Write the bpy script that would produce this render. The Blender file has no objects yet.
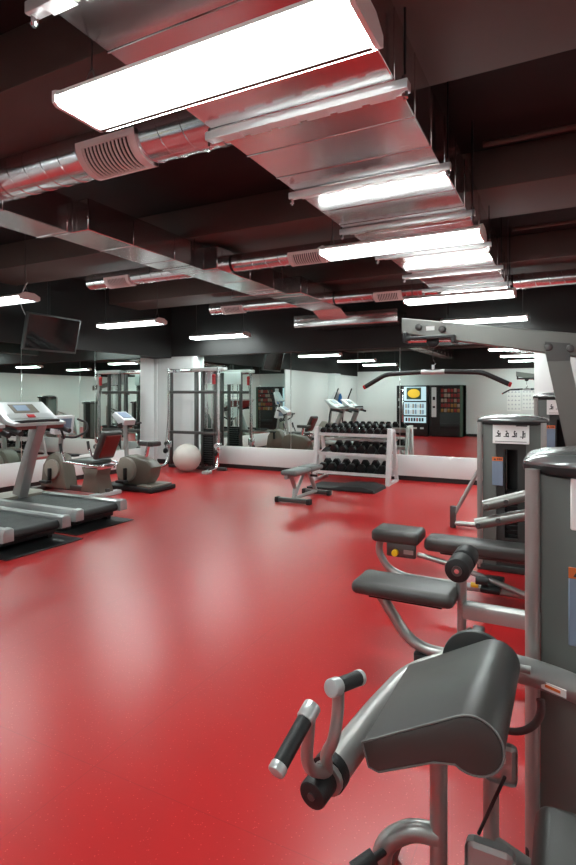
import bpy, bmesh, math, random
from mathutils import Vector, Matrix
random.seed(7)
SC = bpy.context.scene
COL = SC.collection
PI = math.pi
ORIGIN = {}                                   # thing name -> base point (its parts are authored in room coordinates)

# ------------------------------------------------------------------ materials
def new_mat(name):
    m = bpy.data.materials.new(name); m.use_nodes = True
    return m, m.node_tree.nodes, m.node_tree.links, m.node_tree.nodes['Principled BSDF']

def srgb(r, g, b):
    f = lambda c: (c/255/12.92) if c/255 <= 0.04045 else ((c/255+0.055)/1.055)**2.4
    return (f(r), f(g), f(b), 1)

def mat(name, col, rough=0.5, metal=0.0, var=0.12, scale=6.0, bump=0.0, bscale=200.0, coat=0.0, rvar=0.08):
    """a plain finish with slight noise in colour and gloss"""
    m, N, L, B = new_mat(name)
    B.inputs['Metallic'].default_value = metal
    tc = N.new('ShaderNodeTexCoord')
    nz = N.new('ShaderNodeTexNoise'); nz.inputs['Scale'].default_value = scale; nz.inputs['Detail'].default_value = 4
    L.new(tc.outputs['Object'], nz.inputs['Vector'])
    mx = N.new('ShaderNodeMix'); mx.data_type = 'RGBA'
    a = [c*(1-var) for c in col[:3]]+[1]; b = [min(1, c*(1+var)) for c in col[:3]]+[1]
    mx.inputs['A'].default_value = a; mx.inputs['B'].default_value = b
    L.new(nz.outputs['Fac'], mx.inputs['Factor']); L.new(mx.outputs['Result'], B.inputs['Base Color'])
    mr = N.new('ShaderNodeMapRange')
    lo, hi = max(0.02, rough-rvar), min(1, rough+rvar)
    if lo < .28 < hi: lo, hi = (.285, max(hi, .29)) if rough >= .28 else (lo, .265)
    mr.inputs['To Min'].default_value = lo; mr.inputs['To Max'].default_value = hi
    L.new(nz.outputs['Fac'], mr.inputs['Value']); L.new(mr.outputs['Result'], B.inputs['Roughness'])
    if coat: B.inputs['Coat Weight'].default_value = coat
    if bump:
        n2 = N.new('ShaderNodeTexNoise'); n2.inputs['Scale'].default_value = bscale
        L.new(tc.outputs['Object'], n2.inputs['Vector'])
        bp = N.new('ShaderNodeBump'); bp.inputs['Strength'].default_value = bump; bp.inputs['Distance'].default_value = 0.004
        L.new(n2.outputs['Fac'], bp.inputs['Height']); L.new(bp.outputs['Normal'], B.inputs['Normal'])
    return m

def glow(name, col, strength, base=(.9, .9, .88, 1)):
    m, N, L, B = new_mat(name)
    B.inputs['Base Color'].default_value = base
    tc = N.new('ShaderNodeTexCoord'); nz = N.new('ShaderNodeTexNoise'); nz.inputs['Scale'].default_value = 3
    L.new(tc.outputs['Object'], nz.inputs['Vector'])
    mr = N.new('ShaderNodeMapRange'); mr.inputs['To Min'].default_value = strength*.97; mr.inputs['To Max'].default_value = strength*1.03
    L.new(nz.outputs['Fac'], mr.inputs['Value']); L.new(mr.outputs['Result'], B.inputs['Emission Strength'])
    B.inputs['Emission Color'].default_value = col
    return m

def floor_mat():
    m, N, L, B = new_mat('red_rubber_floor')
    tc = N.new('ShaderNodeTexCoord')
    big = N.new('ShaderNodeTexNoise'); big.inputs['Scale'].default_value = 0.9; big.inputs['Detail'].default_value = 4
    L.new(tc.outputs['Object'], big.inputs['Vector'])
    fl = N.new('ShaderNodeTexVoronoi'); fl.inputs['Scale'].default_value = 55
    L.new(tc.outputs['Object'], fl.inputs['Vector'])
    base = N.new('ShaderNodeMix'); base.data_type = 'RGBA'
    base.inputs['A'].default_value = FLOOR_A; base.inputs['B'].default_value = FLOOR_B
    L.new(big.outputs['Fac'], base.inputs['Factor'])
    # small pale flecks
    th = N.new('ShaderNodeMath'); th.operation = 'LESS_THAN'; th.inputs[1].default_value = 0.13
    L.new(fl.outputs['Distance'], th.inputs[0])
    fk = N.new('ShaderNodeMix'); fk.data_type = 'RGBA'; fk.inputs['B'].default_value = srgb(222, 90, 84)
    sc = N.new('ShaderNodeMath'); sc.operation = 'MULTIPLY'; sc.inputs[1].default_value = 0.6
    L.new(th.outputs[0], sc.inputs[0]); L.new(sc.outputs[0], fk.inputs['Factor']); L.new(base.outputs['Result'], fk.inputs['A'])
    # seams between the rubber sheets
    sp = N.new('ShaderNodeSeparateXYZ'); L.new(tc.outputs['Object'], sp.inputs[0])
    def seam(axis, off, period):
        a = N.new('ShaderNodeMath'); a.operation = 'ADD'; a.inputs[1].default_value = 100*period-off+period/2
        L.new(sp.outputs[axis], a.inputs[0])
        b = N.new('ShaderNodeMath'); b.operation = 'MODULO'; b.inputs[1].default_value = period; L.new(a.outputs[0], b.inputs[0])
        c = N.new('ShaderNodeMath'); c.operation = 'SUBTRACT'; c.inputs[1].default_value = period/2; L.new(b.outputs[0], c.inputs[0])
        d = N.new('ShaderNodeMath'); d.operation = 'ABSOLUTE'; L.new(c.outputs[0], d.inputs[0])
        e = N.new('ShaderNodeMath'); e.operation = 'LESS_THAN'; e.inputs[1].default_value = 0.0018; L.new(d.outputs[0], e.inputs[0])
        return e
    e1, e2 = seam('X', -1.66, 1.22), seam('Y', 1.56, 3.66)
    mxm = N.new('ShaderNodeMath'); mxm.operation = 'MAXIMUM'; L.new(e1.outputs[0], mxm.inputs[0]); L.new(e2.outputs[0], mxm.inputs[1])
    sm = N.new('ShaderNodeMath'); sm.operation = 'MULTIPLY'; sm.inputs[1].default_value = 0.35; L.new(mxm.outputs[0], sm.inputs[0])
    se = N.new('ShaderNodeMix'); se.data_type = 'RGBA'; se.inputs['B'].default_value = srgb(120, 20, 24)
    L.new(sm.outputs[0], se.inputs['Factor']); L.new(fk.outputs['Result'], se.inputs['A'])
    L.new(se.outputs['Result'], B.inputs['Base Color'])
    mr = N.new('ShaderNodeMapRange'); mr.inputs['To Min'].default_value = 0.285; mr.inputs['To Max'].default_value = 0.37
    L.new(big.outputs['Fac'], mr.inputs['Value']); L.new(mr.outputs['Result'], B.inputs['Roughness'])
    B.inputs['Specular IOR Level'].default_value = 0.55
    wv = N.new('ShaderNodeTexNoise'); wv.inputs['Scale'].default_value = 90; L.new(tc.outputs['Object'], wv.inputs['Vector'])
    bp = N.new('ShaderNodeBump'); bp.inputs['Strength'].default_value = 0.06; bp.inputs['Distance'].default_value = 0.002
    L.new(wv.outputs['Fac'], bp.inputs['Height']); L.new(bp.outputs['Normal'], B.inputs['Normal'])
    return m

def mirror_mat():
    m, N, L, B = new_mat('mirror_glass')
    B.inputs['Metallic'].default_value = 1
    tc = N.new('ShaderNodeTexCoord'); nz = N.new('ShaderNodeTexNoise'); nz.inputs['Scale'].default_value = 1.5
    L.new(tc.outputs['Object'], nz.inputs['Vector'])
    mx = N.new('ShaderNodeMix'); mx.data_type = 'RGBA'
    mx.inputs['A'].default_value = (0.74, 0.83, 0.79, 1); mx.inputs['B'].default_value = (0.75, 0.84, 0.80, 1)
    L.new(nz.outputs['Fac'], mx.inputs['Factor']); L.new(mx.outputs['Result'], B.inputs['Base Color'])
    B.inputs['Roughness'].default_value = 0.0
    return m

FLOOR_A, FLOOR_B = srgb(172, 22, 25), srgb(180, 27, 29)
M = {
 'floor': floor_mat(), 'mirror': mirror_mat(),
 'white': mat('white_wall_paint', srgb(218, 222, 221), .6, var=.02),
 'black_paint': mat('black_ceiling_paint', srgb(20, 20, 19), .75, var=.25, scale=2),
 'brown_paint': mat('dark_brown_beam_paint', srgb(78, 63, 58), .6, var=.2, scale=3),
 'rubber_base': mat('black_rubber_base', srgb(22, 22, 22), .5),
 'galv': mat('galvanised_sheet', srgb(214, 212, 212), .17, 1, var=.05, scale=1.2, rvar=.04),
 'spiral': mat('galvanised_spiral', srgb(222, 224, 226), .2, 1, var=.05, scale=3, rvar=.04),
 'strut': mat('zinc_strut', srgb(222, 223, 223), .32, .6, var=.05, scale=20),
 'white_enamel': mat('white_enamel', srgb(235, 235, 232), .4, var=.02),
 'grille': mat('pale_grille', srgb(224, 212, 210), .45, var=.03),
 'grille_dark': mat('grille_shadow_gap', srgb(40, 34, 34), .7),
 'lamp': glow('fluorescent_lens', (0.90, 1.0, 0.985, 1), 13.0),
 'frame': mat('silver_machine_frame', srgb(164, 163, 160), .34, .65, var=.06, scale=8),
 'frame_mid': mat('mid_grey_frame', srgb(122, 122, 118), .36, .55, var=.05),
 'frame_dark': mat('gunmetal_frame', srgb(92, 91, 90), .35, .7, var=.08),
 'chrome': mat('chrome', srgb(225, 226, 228), .08, 1, var=.03, rvar=.03),
 'pad': mat('black_vinyl_pad', srgb(60, 58, 56), .37, var=.08, bump=.15, bscale=500),
 'pad_grey': mat('grey_vinyl_pad', srgb(108, 110, 109), .42, var=.06, bump=.1, bscale=400),
 'rubber': mat('black_rubber', srgb(24, 24, 25), .55, var=.15, bump=.2, bscale=300),
 'iron': mat('black_iron', srgb(22, 22, 23), .38, .25, var=.15),
 'shroud': mat('grey_green_shroud', srgb(98, 103, 99), .42, var=.05),
 'shroud_dark': mat('charcoal_shroud', srgb(48, 50, 49), .4, var=.06),
 'black': mat('matt_black', srgb(14, 14, 15), .5),
 'cap': mat('silver_grey_cap', srgb(128, 129, 129), .22, .55, var=.05),
 'placard': mat('white_placard', srgb(238, 238, 236), .4, var=.015),
 'ink': mat('dark_ink', srgb(40, 40, 42), .6),
 'orange': mat('orange_sticker', srgb(214, 106, 48), .5),
 'sticker': mat('blue_grey_sticker', srgb(120, 136, 156), .5, var=.06),
 'yellow': mat('yellow_plastic', srgb(226, 186, 30), .35),
 'red': mat('red_plastic', srgb(176, 30, 34), .4),
 'red_fabric': mat('red_brown_shell', srgb(112, 36, 32), .45),
 'taupe': mat('taupe_plastic', srgb(98, 91, 81), .42, var=.08),
 'taupe_light': mat('light_taupe_plastic', srgb(138, 132, 122), .4, var=.06),
 'silver': mat('silver_plastic', srgb(186, 188, 188), .3, .45, var=.05),
 'steel': mat('brushed_grey_plastic', srgb(160, 162, 161), .3, .5, var=.06),
 'light_grey': mat('light_grey_plastic', srgb(206, 208, 210), .4, var=.03),
 'ball': mat('pearl_grey_vinyl', srgb(196, 190, 182), .32, var=.03, coat=.2),
 'rack': mat('pale_rack_enamel', srgb(214, 212, 212), .35, .2, var=.04),
 'screen': mat('dark_screen_glass', srgb(16, 15, 16), .06, var=.1, coat=.5),
 'blue': mat('blue_towel', srgb(52, 120, 186), .8),
 'green': mat('green_plastic', srgb(58, 84, 68), .5),
 'lit_panel': glow('lit_vending_panel', (0.66, 0.88, 1.0, 1), .26, (.35, .45, .5, 1)),
 'lit_food': glow('lit_food_picture', (1.0, 0.62, 0.04, 1), .2, (.6, .4, .03, 1)),
 'snack_a': mat('snack_red', srgb(130, 40, 36), .5), 'snack_b': mat('snack_gold', srgb(140, 104, 48), .5), 'snack_c': mat('snack_cream', srgb(150, 138, 124), .5),
}

# ------------------------------------------------------------------ geometry collector
class MB:
    def __init__(s): s.bm = bmesh.new()
    def _xf(s, vs, mtx):
        if mtx is not None: bmesh.ops.transform(s.bm, matrix=mtx, verts=vs)
    def box(s, x0, x1, y0, y1, z0, z1, bev=0.0, seg=2, mtx=None):
        r = bmesh.ops.create_cube(s.bm, size=1)
        vs = r['verts']
        bmesh.ops.transform(s.bm, matrix=Matrix.Translation(((x0+x1)/2, (y0+y1)/2, (z0+z1)/2)) @ Matrix.Diagonal((abs(x1-x0), abs(y1-y0), abs(z1-z0), 1)), verts=vs)
        if bev:
            es = list({e for v in vs for e in v.link_edges})
            r = bmesh.ops.bevel(s.bm, geom=es, offset=bev, segments=seg, profile=.5, affect='EDGES')
            vs = list({v for f in r['faces'] for v in f.verts} | {v for v in vs if v.is_valid})
            # all verts of this island
            seen, st = set(vs), list(vs)
            while st:
                v = st.pop()
                for e in v.link_edges:
                    o = e.other_vert(v)
                    if o not in seen: seen.add(o); st.append(o)
            vs = list(seen)
        s._xf(vs, mtx); return s
    def loft(s, rings, caps=True, closed=True):
        R = [[s.bm.verts.new(p) for p in r] for r in rings]
        n = len(R[0])
        for a, b in zip(R, R[1:]):
            for i in range(n if closed else n-1):
                j = (i+1) % n
                try: s.bm.faces.new((a[i], a[j], b[j], b[i]))
                except ValueError: pass
        if caps and closed:
            for r in (R[0][::-1], R[-1]):
                try: s.bm.faces.new(r)
                except ValueError: pass
        return s
    def cyl(s, p0, p1, r, r2=None, n=20, bev=0.0):
        p0, p1 = Vector(p0), Vector(p1); r2 = r if r2 is None else r2
        d = (p1-p0); l = d.length; d.normalize()
        u = d.orthogonal().normalized(); v = d.cross(u)
        prof = [(0, r), (l, r2)]
        if bev: prof = [(0, r-bev), (bev*.3, r-bev*.3), (bev, r), (l-bev, r2), (l-bev*.3, r2-bev*.3), (l, r2-bev)]
        rings = [[p0+d*t+(u*math.cos(2*PI*i/n)+v*math.sin(2*PI*i/n))*rr for i in range(n)] for t, rr in prof]
        return s.loft(rings)
    def tube(s, pts, r, n=12, fillet=0.0, ry=None, up=(0, 0, 1), closed=False):
        """swept tube through pts with rounded corners; ry: other half size (oval section)"""
        P = [Vector(p) for p in pts]
        if fillet:
            Q = [P[0]]
            for a, b, c in zip(P, P[1:], P[2:]):
                u, v = (a-b), (c-b); f = min(fillet, u.length*.48, v.length*.48)
                s0, s1 = b+u.normalized()*f, b+v.normalized()*f
                for k in range(7):
                    t = k/6
                    Q.append(s0*(1-t)**2+b*2*t*(1-t)+s1*t*t)
            Q.append(P[-1]); P = Q
        rings = []; U = None
        for i, p in enumerate(P):
            d = (P[min(i+1, len(P)-1)]-P[max(i-1, 0)]).normalized()
            if U is None:
                U = Vector(up)-d*Vector(up).dot(d)
                U = d.orthogonal() if U.length < 1e-3 else U
            else: U = U-d*U.dot(d)
            U.normalize(); V = d.cross(U)
            rings.append([p+U*(r*math.cos(2*PI*k/n))+V*((ry or r)*math.sin(2*PI*k/n)) for k in range(n)])
        return s.loft(rings)
    def prism(s, prof, axis, a, b, bev=0.0):
        """outline extruded along an axis; prof in the two other axes (x: y,z / y: x,z / z: x,y)"""
        f = {'x': lambda p, t: (t, p[0], p[1]), 'y': lambda p, t: (p[0], t, p[1]), 'z': lambda p, t: (p[0], p[1], t)}[axis]
        if bev:
            c = (sum(p[0] for p in prof)/len(prof), sum(p[1] for p in prof)/len(prof))
            def ins(d):
                n = len(prof); out = []
                area = sum(prof[i][0]*prof[(i+1) % n][1]-prof[(i+1) % n][0]*prof[i][1] for i in range(n))
                sg = 1 if area > 0 else -1
                for i in range(n):
                    p0, p1, p2 = Vector(prof[i-1]), Vector(prof[i]), Vector(prof[(i+1) % n])
                    e1, e2 = (p1-p0).normalized(), (p2-p1).normalized()
                    nn = Vector((-(e1+e2).y, (e1+e2).x))*sg
                    nn = nn.normalized() if nn.length > 1e-6 else Vector((0, 0))
                    out.append((p1+nn*d)[:])
                return out
            sg = 1 if b > a else -1
            rings = [[f(p, a) for p in ins(bev)], [f(p, a+sg*bev*.3) for p in ins(bev*.3)], [f(p, a+sg*bev) for p in prof],
                     [f(p, b-sg*bev) for p in prof], [f(p, b-sg*bev*.3) for p in ins(bev*.3)], [f(p, b) for p in ins(bev)]]
        else: rings = [[f(p, a) for p in prof], [f(p, b) for p in prof]]
        return s.loft(rings)
    def sphere(s, c, r, sx=1, sy=1, sz=1, n=24):
        q = bmesh.ops.create_uvsphere(s.bm, u_segments=n, v_segments=max(8, n*2//3), radius=r)
        bmesh.ops.transform(s.bm, matrix=Matrix.Translation(c) @ Matrix.Diagonal((sx, sy, sz, 1)), verts=q['verts']); return s
    def build(s, name, m, parent=None, sharp=38):
        me = bpy.data.meshes.new(name)
        bmesh.ops.recalc_face_normals(s.bm, faces=s.bm.faces[:])
        top = parent
        while top is not None and top.parent is not None: top = top.parent
        if top is not None and top.name in ORIGIN:
            bmesh.ops.translate(s.bm, vec=-ORIGIN[top.name], verts=s.bm.verts[:])
        s.bm.to_mesh(me); s.bm.free()
        me.polygons.foreach_set('use_smooth', [True]*len(me.polygons))
        me.set_sharp_from_angle(angle=math.radians(sharp))
        me.materials.append(m if not isinstance(m, str) else M[m])
        o = bpy.data.objects.new(name, me); COL.objects.link(o)
        if parent is not None: o.parent = parent
        return o

def tag(o, label, cat, group=None):
    o['label'] = label; o['category'] = cat
    if group: o['group'] = group
    return o
def thing(name, label, cat, loc=(0, 0, 0), group=None):
    o = bpy.data.objects.new(name, None); COL.objects.link(o); o.empty_display_size = .1
    o.location = loc; ORIGIN[o.name] = Vector(loc)
    return tag(o, label, cat, group)
def struct(name, mb, m):
    o = mb.build(name, m); o['kind'] = 'structure'; return o
def dup(root, loc, label, rotz=None):
    r = root.copy(); COL.objects.link(r); r.location = loc; r['label'] = label
    if rotz is not None: r.rotation_euler = (0, 0, rotz)
    for ch in list(root.children):
        c = ch.copy(); COL.objects.link(c); c.parent = r
        for g in ch.children:
            d = g.copy(); COL.objects.link(d); d.parent = c
    return r

# ------------------------------------------------------------------ the room (metres; camera stands over x=0,y=0)
XL, XN, XR = -7.65, -8.12, 5.6          # ledge front on the left, recessed left wall, right wall
YB, YF = 9.46, -2.0                     # mirrored wall, wall behind the photographer
HC = 3.5
struct('floor', MB().box(-8.4, XR+.1, YF-.1, 9.7, -.08, 0), 'floor')
struct('ceiling', MB().box(-8.4, XR+.1, YF-.1, 9.7, HC, HC+.1), 'black_paint')
struct('wall_back', MB().box(-8.4, XR+.1, YB, YB+.15, 0, HC), 'white')
struct('wall_left', MB().box(-8.3, XN, YF, YB, 0, HC), 'white')
struct('wall_right', MB().box(XR, XR+.1, YF, YB, 0, 2.46), 'white')
struct('wall_front', MB().box(-8.3, XR, YF-.1, YF, 0, 2.46), 'white')
# black paint above the white walls, and the boxed-out soffits over the mirrors
struct('trim_1', MB().box(-8.12, XR, 9.30, YB, 2.315, HC), 'black_paint')
struct('trim_2', MB().box(XN, XL+.03, YF, 9.30, 2.285, HC), 'black_paint')
struct('trim_3', MB().box(-7.6, XR, YF-.1, YF-.001, 2.46, HC), 'black_paint')
struct('trim_4', MB().box(XR+.001, XR+.1, YF, YB, 2.46, HC), 'black_paint')
# stud wall under the left mirrors and plain white stretch nearer the photographer
struct('trim_5', MB().box(XN, XL-.04, 4.22, 8.40, 0, 2.285), 'white')
struct('trim_6', MB().box(XN, XL, YF, 4.22, 0, 2.285), 'white')
struct('trim_7', MB().box(XL-.3, XL+.28, .45, .95, 0, 2.285, .01), 'white')
# low white ledges under the mirrors
struct('trim_8', MB().box(XL-.04, XL, 4.22, 8.40, .08, .43, .004), 'white')
struct('trim_9', MB().box(-6.97, -.5, 9.40, YB, .08, .44, .004), 'white')
struct('baseboard_left', MB().box(XL-.06, XL-.008, 4.22, 8.40, 0, .08).box(XL, XL+.01, YF, 4.22, 0, .1), 'rubber_base')
struct('baseboard_back', MB().box(-6.97, -.5, 9.408, YB, 0, .08).box(-8.12, -6.96, 9.322, 9.34, 0, .1).box(-.51, XR, 9.322, 9.34, 0, .1), 'rubber_base')
struct('baseboard_front', MB().box(-7.6, XR, YF, YF+.012, 0, .1), 'rubber_base')
# white wall panels either side of the back mirrors
struct('trim_10', MB().box(-8.12, -6.97, 9.33, YB, 0, 2.315).box(-7.10, -6.955, 9.315, 9.36, 0, 2.315, .01).box(-8.13, -8.03, 9.315, 9.36, 0, 2.315, .01), 'white')
struct('trim_11', MB().box(-.5, XR, 9.33, YB, 0, 2.315), 'white')
# ceiling beams across the room
for i, (y0, y1, z0) in enumerate(((2.0, 3.06, 3.17), (4.77, 5.6, 3.17), (7.5, 8.3, 3.17), (-1.2, -.4, 3.17))):
    struct('trim_%d' % (12+i), MB().box(XL+.03, XR, y0, y1, z0, HC, .012), 'brown_paint')

# mirrors
for x0, x1, lab in ((-6.97, -4.815, 'tall wall mirror beside the white column, behind the cable machine'),
                    (-4.805, -2.665, 'tall wall mirror behind the dumbbell rack'),
                    (-2.655, -.5, 'tall wall mirror right of the dumbbell rack, reflecting the vending machines')):
    tag(MB().box(x0, x1, 9.44, YB-.001, .44, 2.315, .002, 1).build('mirror_panel', 'mirror'), lab, 'mirror', 'mirrors above the back ledge')
for y0, y1, lab in ((7.225, 8.40, 'narrow wall mirror on the left wall, last before the white column'),
                    (5.725, 7.215, 'wall mirror on the left wall behind the recumbent bike'),
                    (4.22, 5.715, 'wall mirror on the left wall behind the treadmill console')):
    tag(MB().box(XL-.0405, XL-.02, y0, y1, .43, 2.285, .002, 1).build('mirror_panel', 'mirror'), lab, 'mirror', 'mirrors above the left ledge')

# ------------------------------------------------------------------ ceiling lights
def make_light(label):
    t = thing('ceiling_light', label, 'ceiling light', (0, 0, 0), 'fluorescent ceiling lights')
    L2 = .62
    MB().prism([(-.13, .035), (-.13, .05), (-.05, .085), (.07, .085), (.16, .05), (.16, .035)], 'x', -L2, L2).build('housing', 'white_enamel', t)
    MB().box(-L2+.006, L2-.006, -.125, .098, .004, .036, .008).build('lens', 'lamp', t)
    MB().box(-L2+.006, L2-.006, .099, .117, -.006, .036).build('lens_rail', 'frame_dark', t)
    MB().prism([(.118, .0), (.158, .018), (.158, .034), (.118, .034)], 'x', -L2+.006, L2-.006).build('side_lens', 'lamp', t)
    for s in (-1, 1):
        MB().prism([(-.133, .010), (-.115, -.002), (.12, -.002), (.153, .016), (.153, .056), (.075, .092), (-.055, .092), (-.133, .056)], 'x', s*L2, s*(L2+.018)).build('end_plate', 'white_enamel', t)
        w = MB()
        w.tube([(s*(L2-.06), -.05, .08), (s*(L2-.06), 0, .2), (s*(L2-.06), .05, .08)], .0035, 6)
        w.tube([(s*(L2-.06), 0, .2), (s*(L2-.06), 0, HC-2.615)], .0035, 6)
        w.build('hanging_wire', 'frame_dark', t)
    return t
LZ = 2.615
CX = {'r': -1.2, 'l': -6.28, 'x': 3.82}  # x: extra lamp column added outside the view
spots = [('r', 1.64, 'large fluorescent light hung under the main duct, nearest the viewer'),
         ('r', 4.22, 'fluorescent light hung under the main duct, second from the nearest one'),
         ('r', 6.79, 'fluorescent light hung under the far end of the main duct'),
         ('r', 8.98, 'fluorescent light close to the back wall, above the pulldown boom'),
         ('l', 4.22, 'fluorescent light above the treadmills, cut by the left picture edge'),
         ('l', 6.79, 'fluorescent light hanging right of the wall television'),
         ('l', 8.98, 'fluorescent light in front of the white column and cable machine'),
         ('l', 1.75, 'fluorescent light over the left aisle near the viewer'),
         ('r', -.75, 'fluorescent light behind the viewer under the main duct'),
          ('x', -.75, 'added unseen fluorescent light on the far right, behind the viewer'),  # far right lamps are added out of view to brighten the foreground
          ('x', 1.75, 'added unseen fluorescent light on the far right, level with the viewer'),
          ('x', 4.22, 'added unseen fluorescent light on the far right, third row from the back'),
          ('x', 6.79, 'added unseen fluorescent light on the far right, second row from the back'),
          ('l', -.75, 'fluorescent light behind the viewer near the vending machines')]
lt = make_light(spots[0][2]); lt.location = (CX['r'], 1.64, LZ)
nudge = {('l', 4.22): (-.14, .2), ('l', 6.79): (-.13, 0), ('l', 8.98): (.12, 0)}
for c, y, lab in spots[1:]:
    dx, dy = nudge.get((c, y), (0, 0)); dup(lt, (CX[c]+dx, y+dy, LZ), lab)

# ------------------------------------------------------------------ ducts
t = thing('main_ventilation_duct', 'wide rectangular galvanised duct running to the back, with cross struts', 'air duct', (-1.18, 3, 2.85))
d = MB()
secs = [(-1.9, 1.9, -1.67, -.69), (1.9, 3.46, -1.67, -.69), (3.46, 5.0, -1.675, -.69), (5.0, 6.1, -1.63, -.70), (6.1, 8.12, -1.60, -.705)]
for y0, y1, x0, x1 in secs:
    d.box(x0, x1, y0+.004, y1-.004, 2.85, 3.19, .006, 1)
for y in [v*.36-1.6 for v in range(27)]:
    x0, x1 = (-1.67, -.69) if y < 5 else (-1.61, -.705)
    d.box(x0-.003, x1+.003, y-.006, y+.006, 2.845, 3.195, .003, 1)
d.build('duct_body', 'galv', t)
for y, wide in ((1.31, .05), (2.385, .06), (3.335, .04), (4.26, .04), (5.2, .04), (6.18, .04), (7.1, .04)):
    h = MB().box(-1.71, -.63, y-wide/2, y+wide/2, 2.80, 2.845, .006)
    for k in range(6): h.box(-1.62+k*.16, -1.50+k*.16, y-wide/2-.004, y+wide/2+.004, 2.797, 2.80)
    h = h.build('cross_strut', 'strut', t)
    for x in (-1.69, -.65):
        MB().cyl((x, y, 2.79), (x, y, 3.17 if 2.0 < y < 3.06 or 4.77 < y < 5.6 else HC), .006, n=8).build('hanger_rod', 'iron', h)
        MB().cyl((x, y, 2.772), (x, y, 2.80), .016, n=6).cyl((x, y, 2.772), (x, y, 2.762), .009, n=6).build('rod_nut', 'chrome', h)
        MB().cyl((x, y, 2.845), (x, y, 2.868), .016, n=6).build('rod_nut', 'chrome', h)

t = thing('side_ventilation_duct', 'narrower rectangular duct left of the main one, ending in a flat box', 'air duct', (-3.83, 3, 2.87))
d = MB()
d.box(-4.22, -3.83, -1.9, 3.35, 2.87, 3.17, .006, 1)
d.box(-4.07, -3.64, 3.35, 5.0, 2.87, 3.14, .006, 1).box(-3.97, -3.46, 5.0, 6.7, 2.87, 3.12, .006, 1).box(-3.80, -3.26, 6.7, 8.22, 2.87, 3.10, .006, 1)
for k in range(16):
    y = k*.6-1.5; x0, x1 = (-4.22, -3.83) if y < 3.35 else (-4.07, -3.64) if y < 5 else (-3.97, -3.46) if y < 6.7 else (-3.80, -3.26)
    d.box(x0-.004, x1+.004, y-.008, y+.008, 2.865, 3.10, .003, 1)
d.build('duct_body', 'galv', t)
MB().box(-4.3, -2.45, 8.55, 9.1, 2.66, 2.87, .01).prism([(8.2, 2.87), (8.58, 2.75), (8.58, 2.86), (8.2, 3.1)], 'x', -3.78, -3.28).build('outlet_box', 'galv', t)
for y, xr in ((2.2, -3.81), (4.8, -3.62), (6.5, -3.44)):
    MB().tube([(-4.24, y, HC-.33 if y < 5 else HC), (-4.24, y, 2.86), (xr, y, 2.86), (xr, y, HC-.33 if y < 5 else HC)], .008, 6).build('hanger_strap', 'galv', t)

def spiral(x0, x1, y, z, r, gx, glen, label, cut=True):
    t = thing('spiral_ventilation_duct', label, 'air duct', ((x0+x1)/2, y, z), 'round spiral branch ducts')
    n = 24; pts = []
    MB().cyl((x0, y, z), (x1, y, z), r, n=32).build('pipe', 'spiral', t)
    # raised spiral lock seam
    s = MB(); L = abs(x1-x0); turns = L/.17; K = int(turns*20); rings = []
    for k in range(K+1):
        a = 2*PI*turns*k/K; x = x0+(x1-x0)*k/K
        rings.append([(x-.004, y+math.cos(a)*r, z+math.sin(a)*r), (x, y+math.cos(a)*(r+.005), z+math.sin(a)*(r+.005)), (x+.004, y+math.cos(a)*r, z+math.sin(a)*r)])
    s.loft(rings, caps=False, closed=False).build('lock_seam', 'spiral', t)
    if gx is not None:
        # curved register plate facing the room, down and towards the viewer
        g = MB(); a0, a1 = math.radians(178), math.radians(292)
        A = [a0+(a1-a0)*k/14 for k in range(15)]
        def arc(x, rr): return [(x, y+math.cos(a)*rr, z+math.sin(a)*rr) for a in A]
        def patch(mb, xa, xb, ka, kb, r0, r1):
            aa = [a0+(a1-a0)*(ka+(kb-ka)*k/8) for k in range(9)]
            ring = lambda x: [(x, y+math.cos(a)*r1, z+math.sin(a)*r1) for a in aa]+[(x, y+math.cos(a)*r0, z+math.sin(a)*r0) for a in aa[::-1]]
            mb.loft([ring(xa), ring(xb)])
        h = glen/2
        patch(g, gx-h, gx+h, 0, .13, r-.002, r+.018); patch(g, gx-h, gx+h, .87, 1, r-.002, r+.018)
        patch(g, gx-h, gx-h+.05, 0, 1, r-.002, r+.018); patch(g, gx+h-.05, gx+h, 0, 1, r-.002, r+.018)
        g = g.build('grille', 'grille', t)
        b = MB(); patch(b, gx-h+.045, gx+h-.045, .12, .88, r-.002, r+.005); b.build('grille_opening', 'grille_dark', g)
        v = MB(); nv = 13
        for k in range(nv):
            x = gx-h+.06+(glen-.12)*k/(nv-1); patch(v, x-.005, x+.005, .12, .88, r+.004, r+.014)
        v.build('grille_vanes', 'grille', g)
    for x in (x0+.12*(1 if x1 > x0 else -1), x1-.12*(1 if x1 > x0 else -1)):
        MB().cyl((x-.02, y, z), (x+.02, y, z), r+.006, n=32).build('collar', 'galv', t)
    return t
spiral(-3.815, -1.70, 2.68, 3.085, .148, -2.6, .5, 'large round spiral duct with white grille, under the nearest light')
spiral(-3.445, -1.69, 5.35, 3.0, .1, -2.5, .42, 'round spiral duct between the two rectangular ducts, middle row')
spiral(-5.75, -3.985, 5.35, 3.0, .1, -5.2, .42, 'round spiral duct stub left of the side duct, middle row')
spiral(-3.245, -1.625, 7.94, 3.0, .1, -2.4, .42, 'round spiral duct between the two rectangular ducts, farthest row')
spiral(-5.6, -3.815, 7.94, 3.0, .1, -5.13, .42, 'round spiral duct stub left of the side duct, farthest row')
spiral(-.68, 2.2, 7.94, 3.0, .1, 1.2, .42, 'round spiral duct right of the main duct, above the pulldown boom')
tag(MB().cyl((-.6, 4.45, 3.40), (XR-.1, 4.45, 3.40), .022).build('ceiling_conduit', 'brown_paint'), 'thin brown conduit under the ceiling, nearer of the two right of the duct', 'pipe', 'ceiling conduits')
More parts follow.
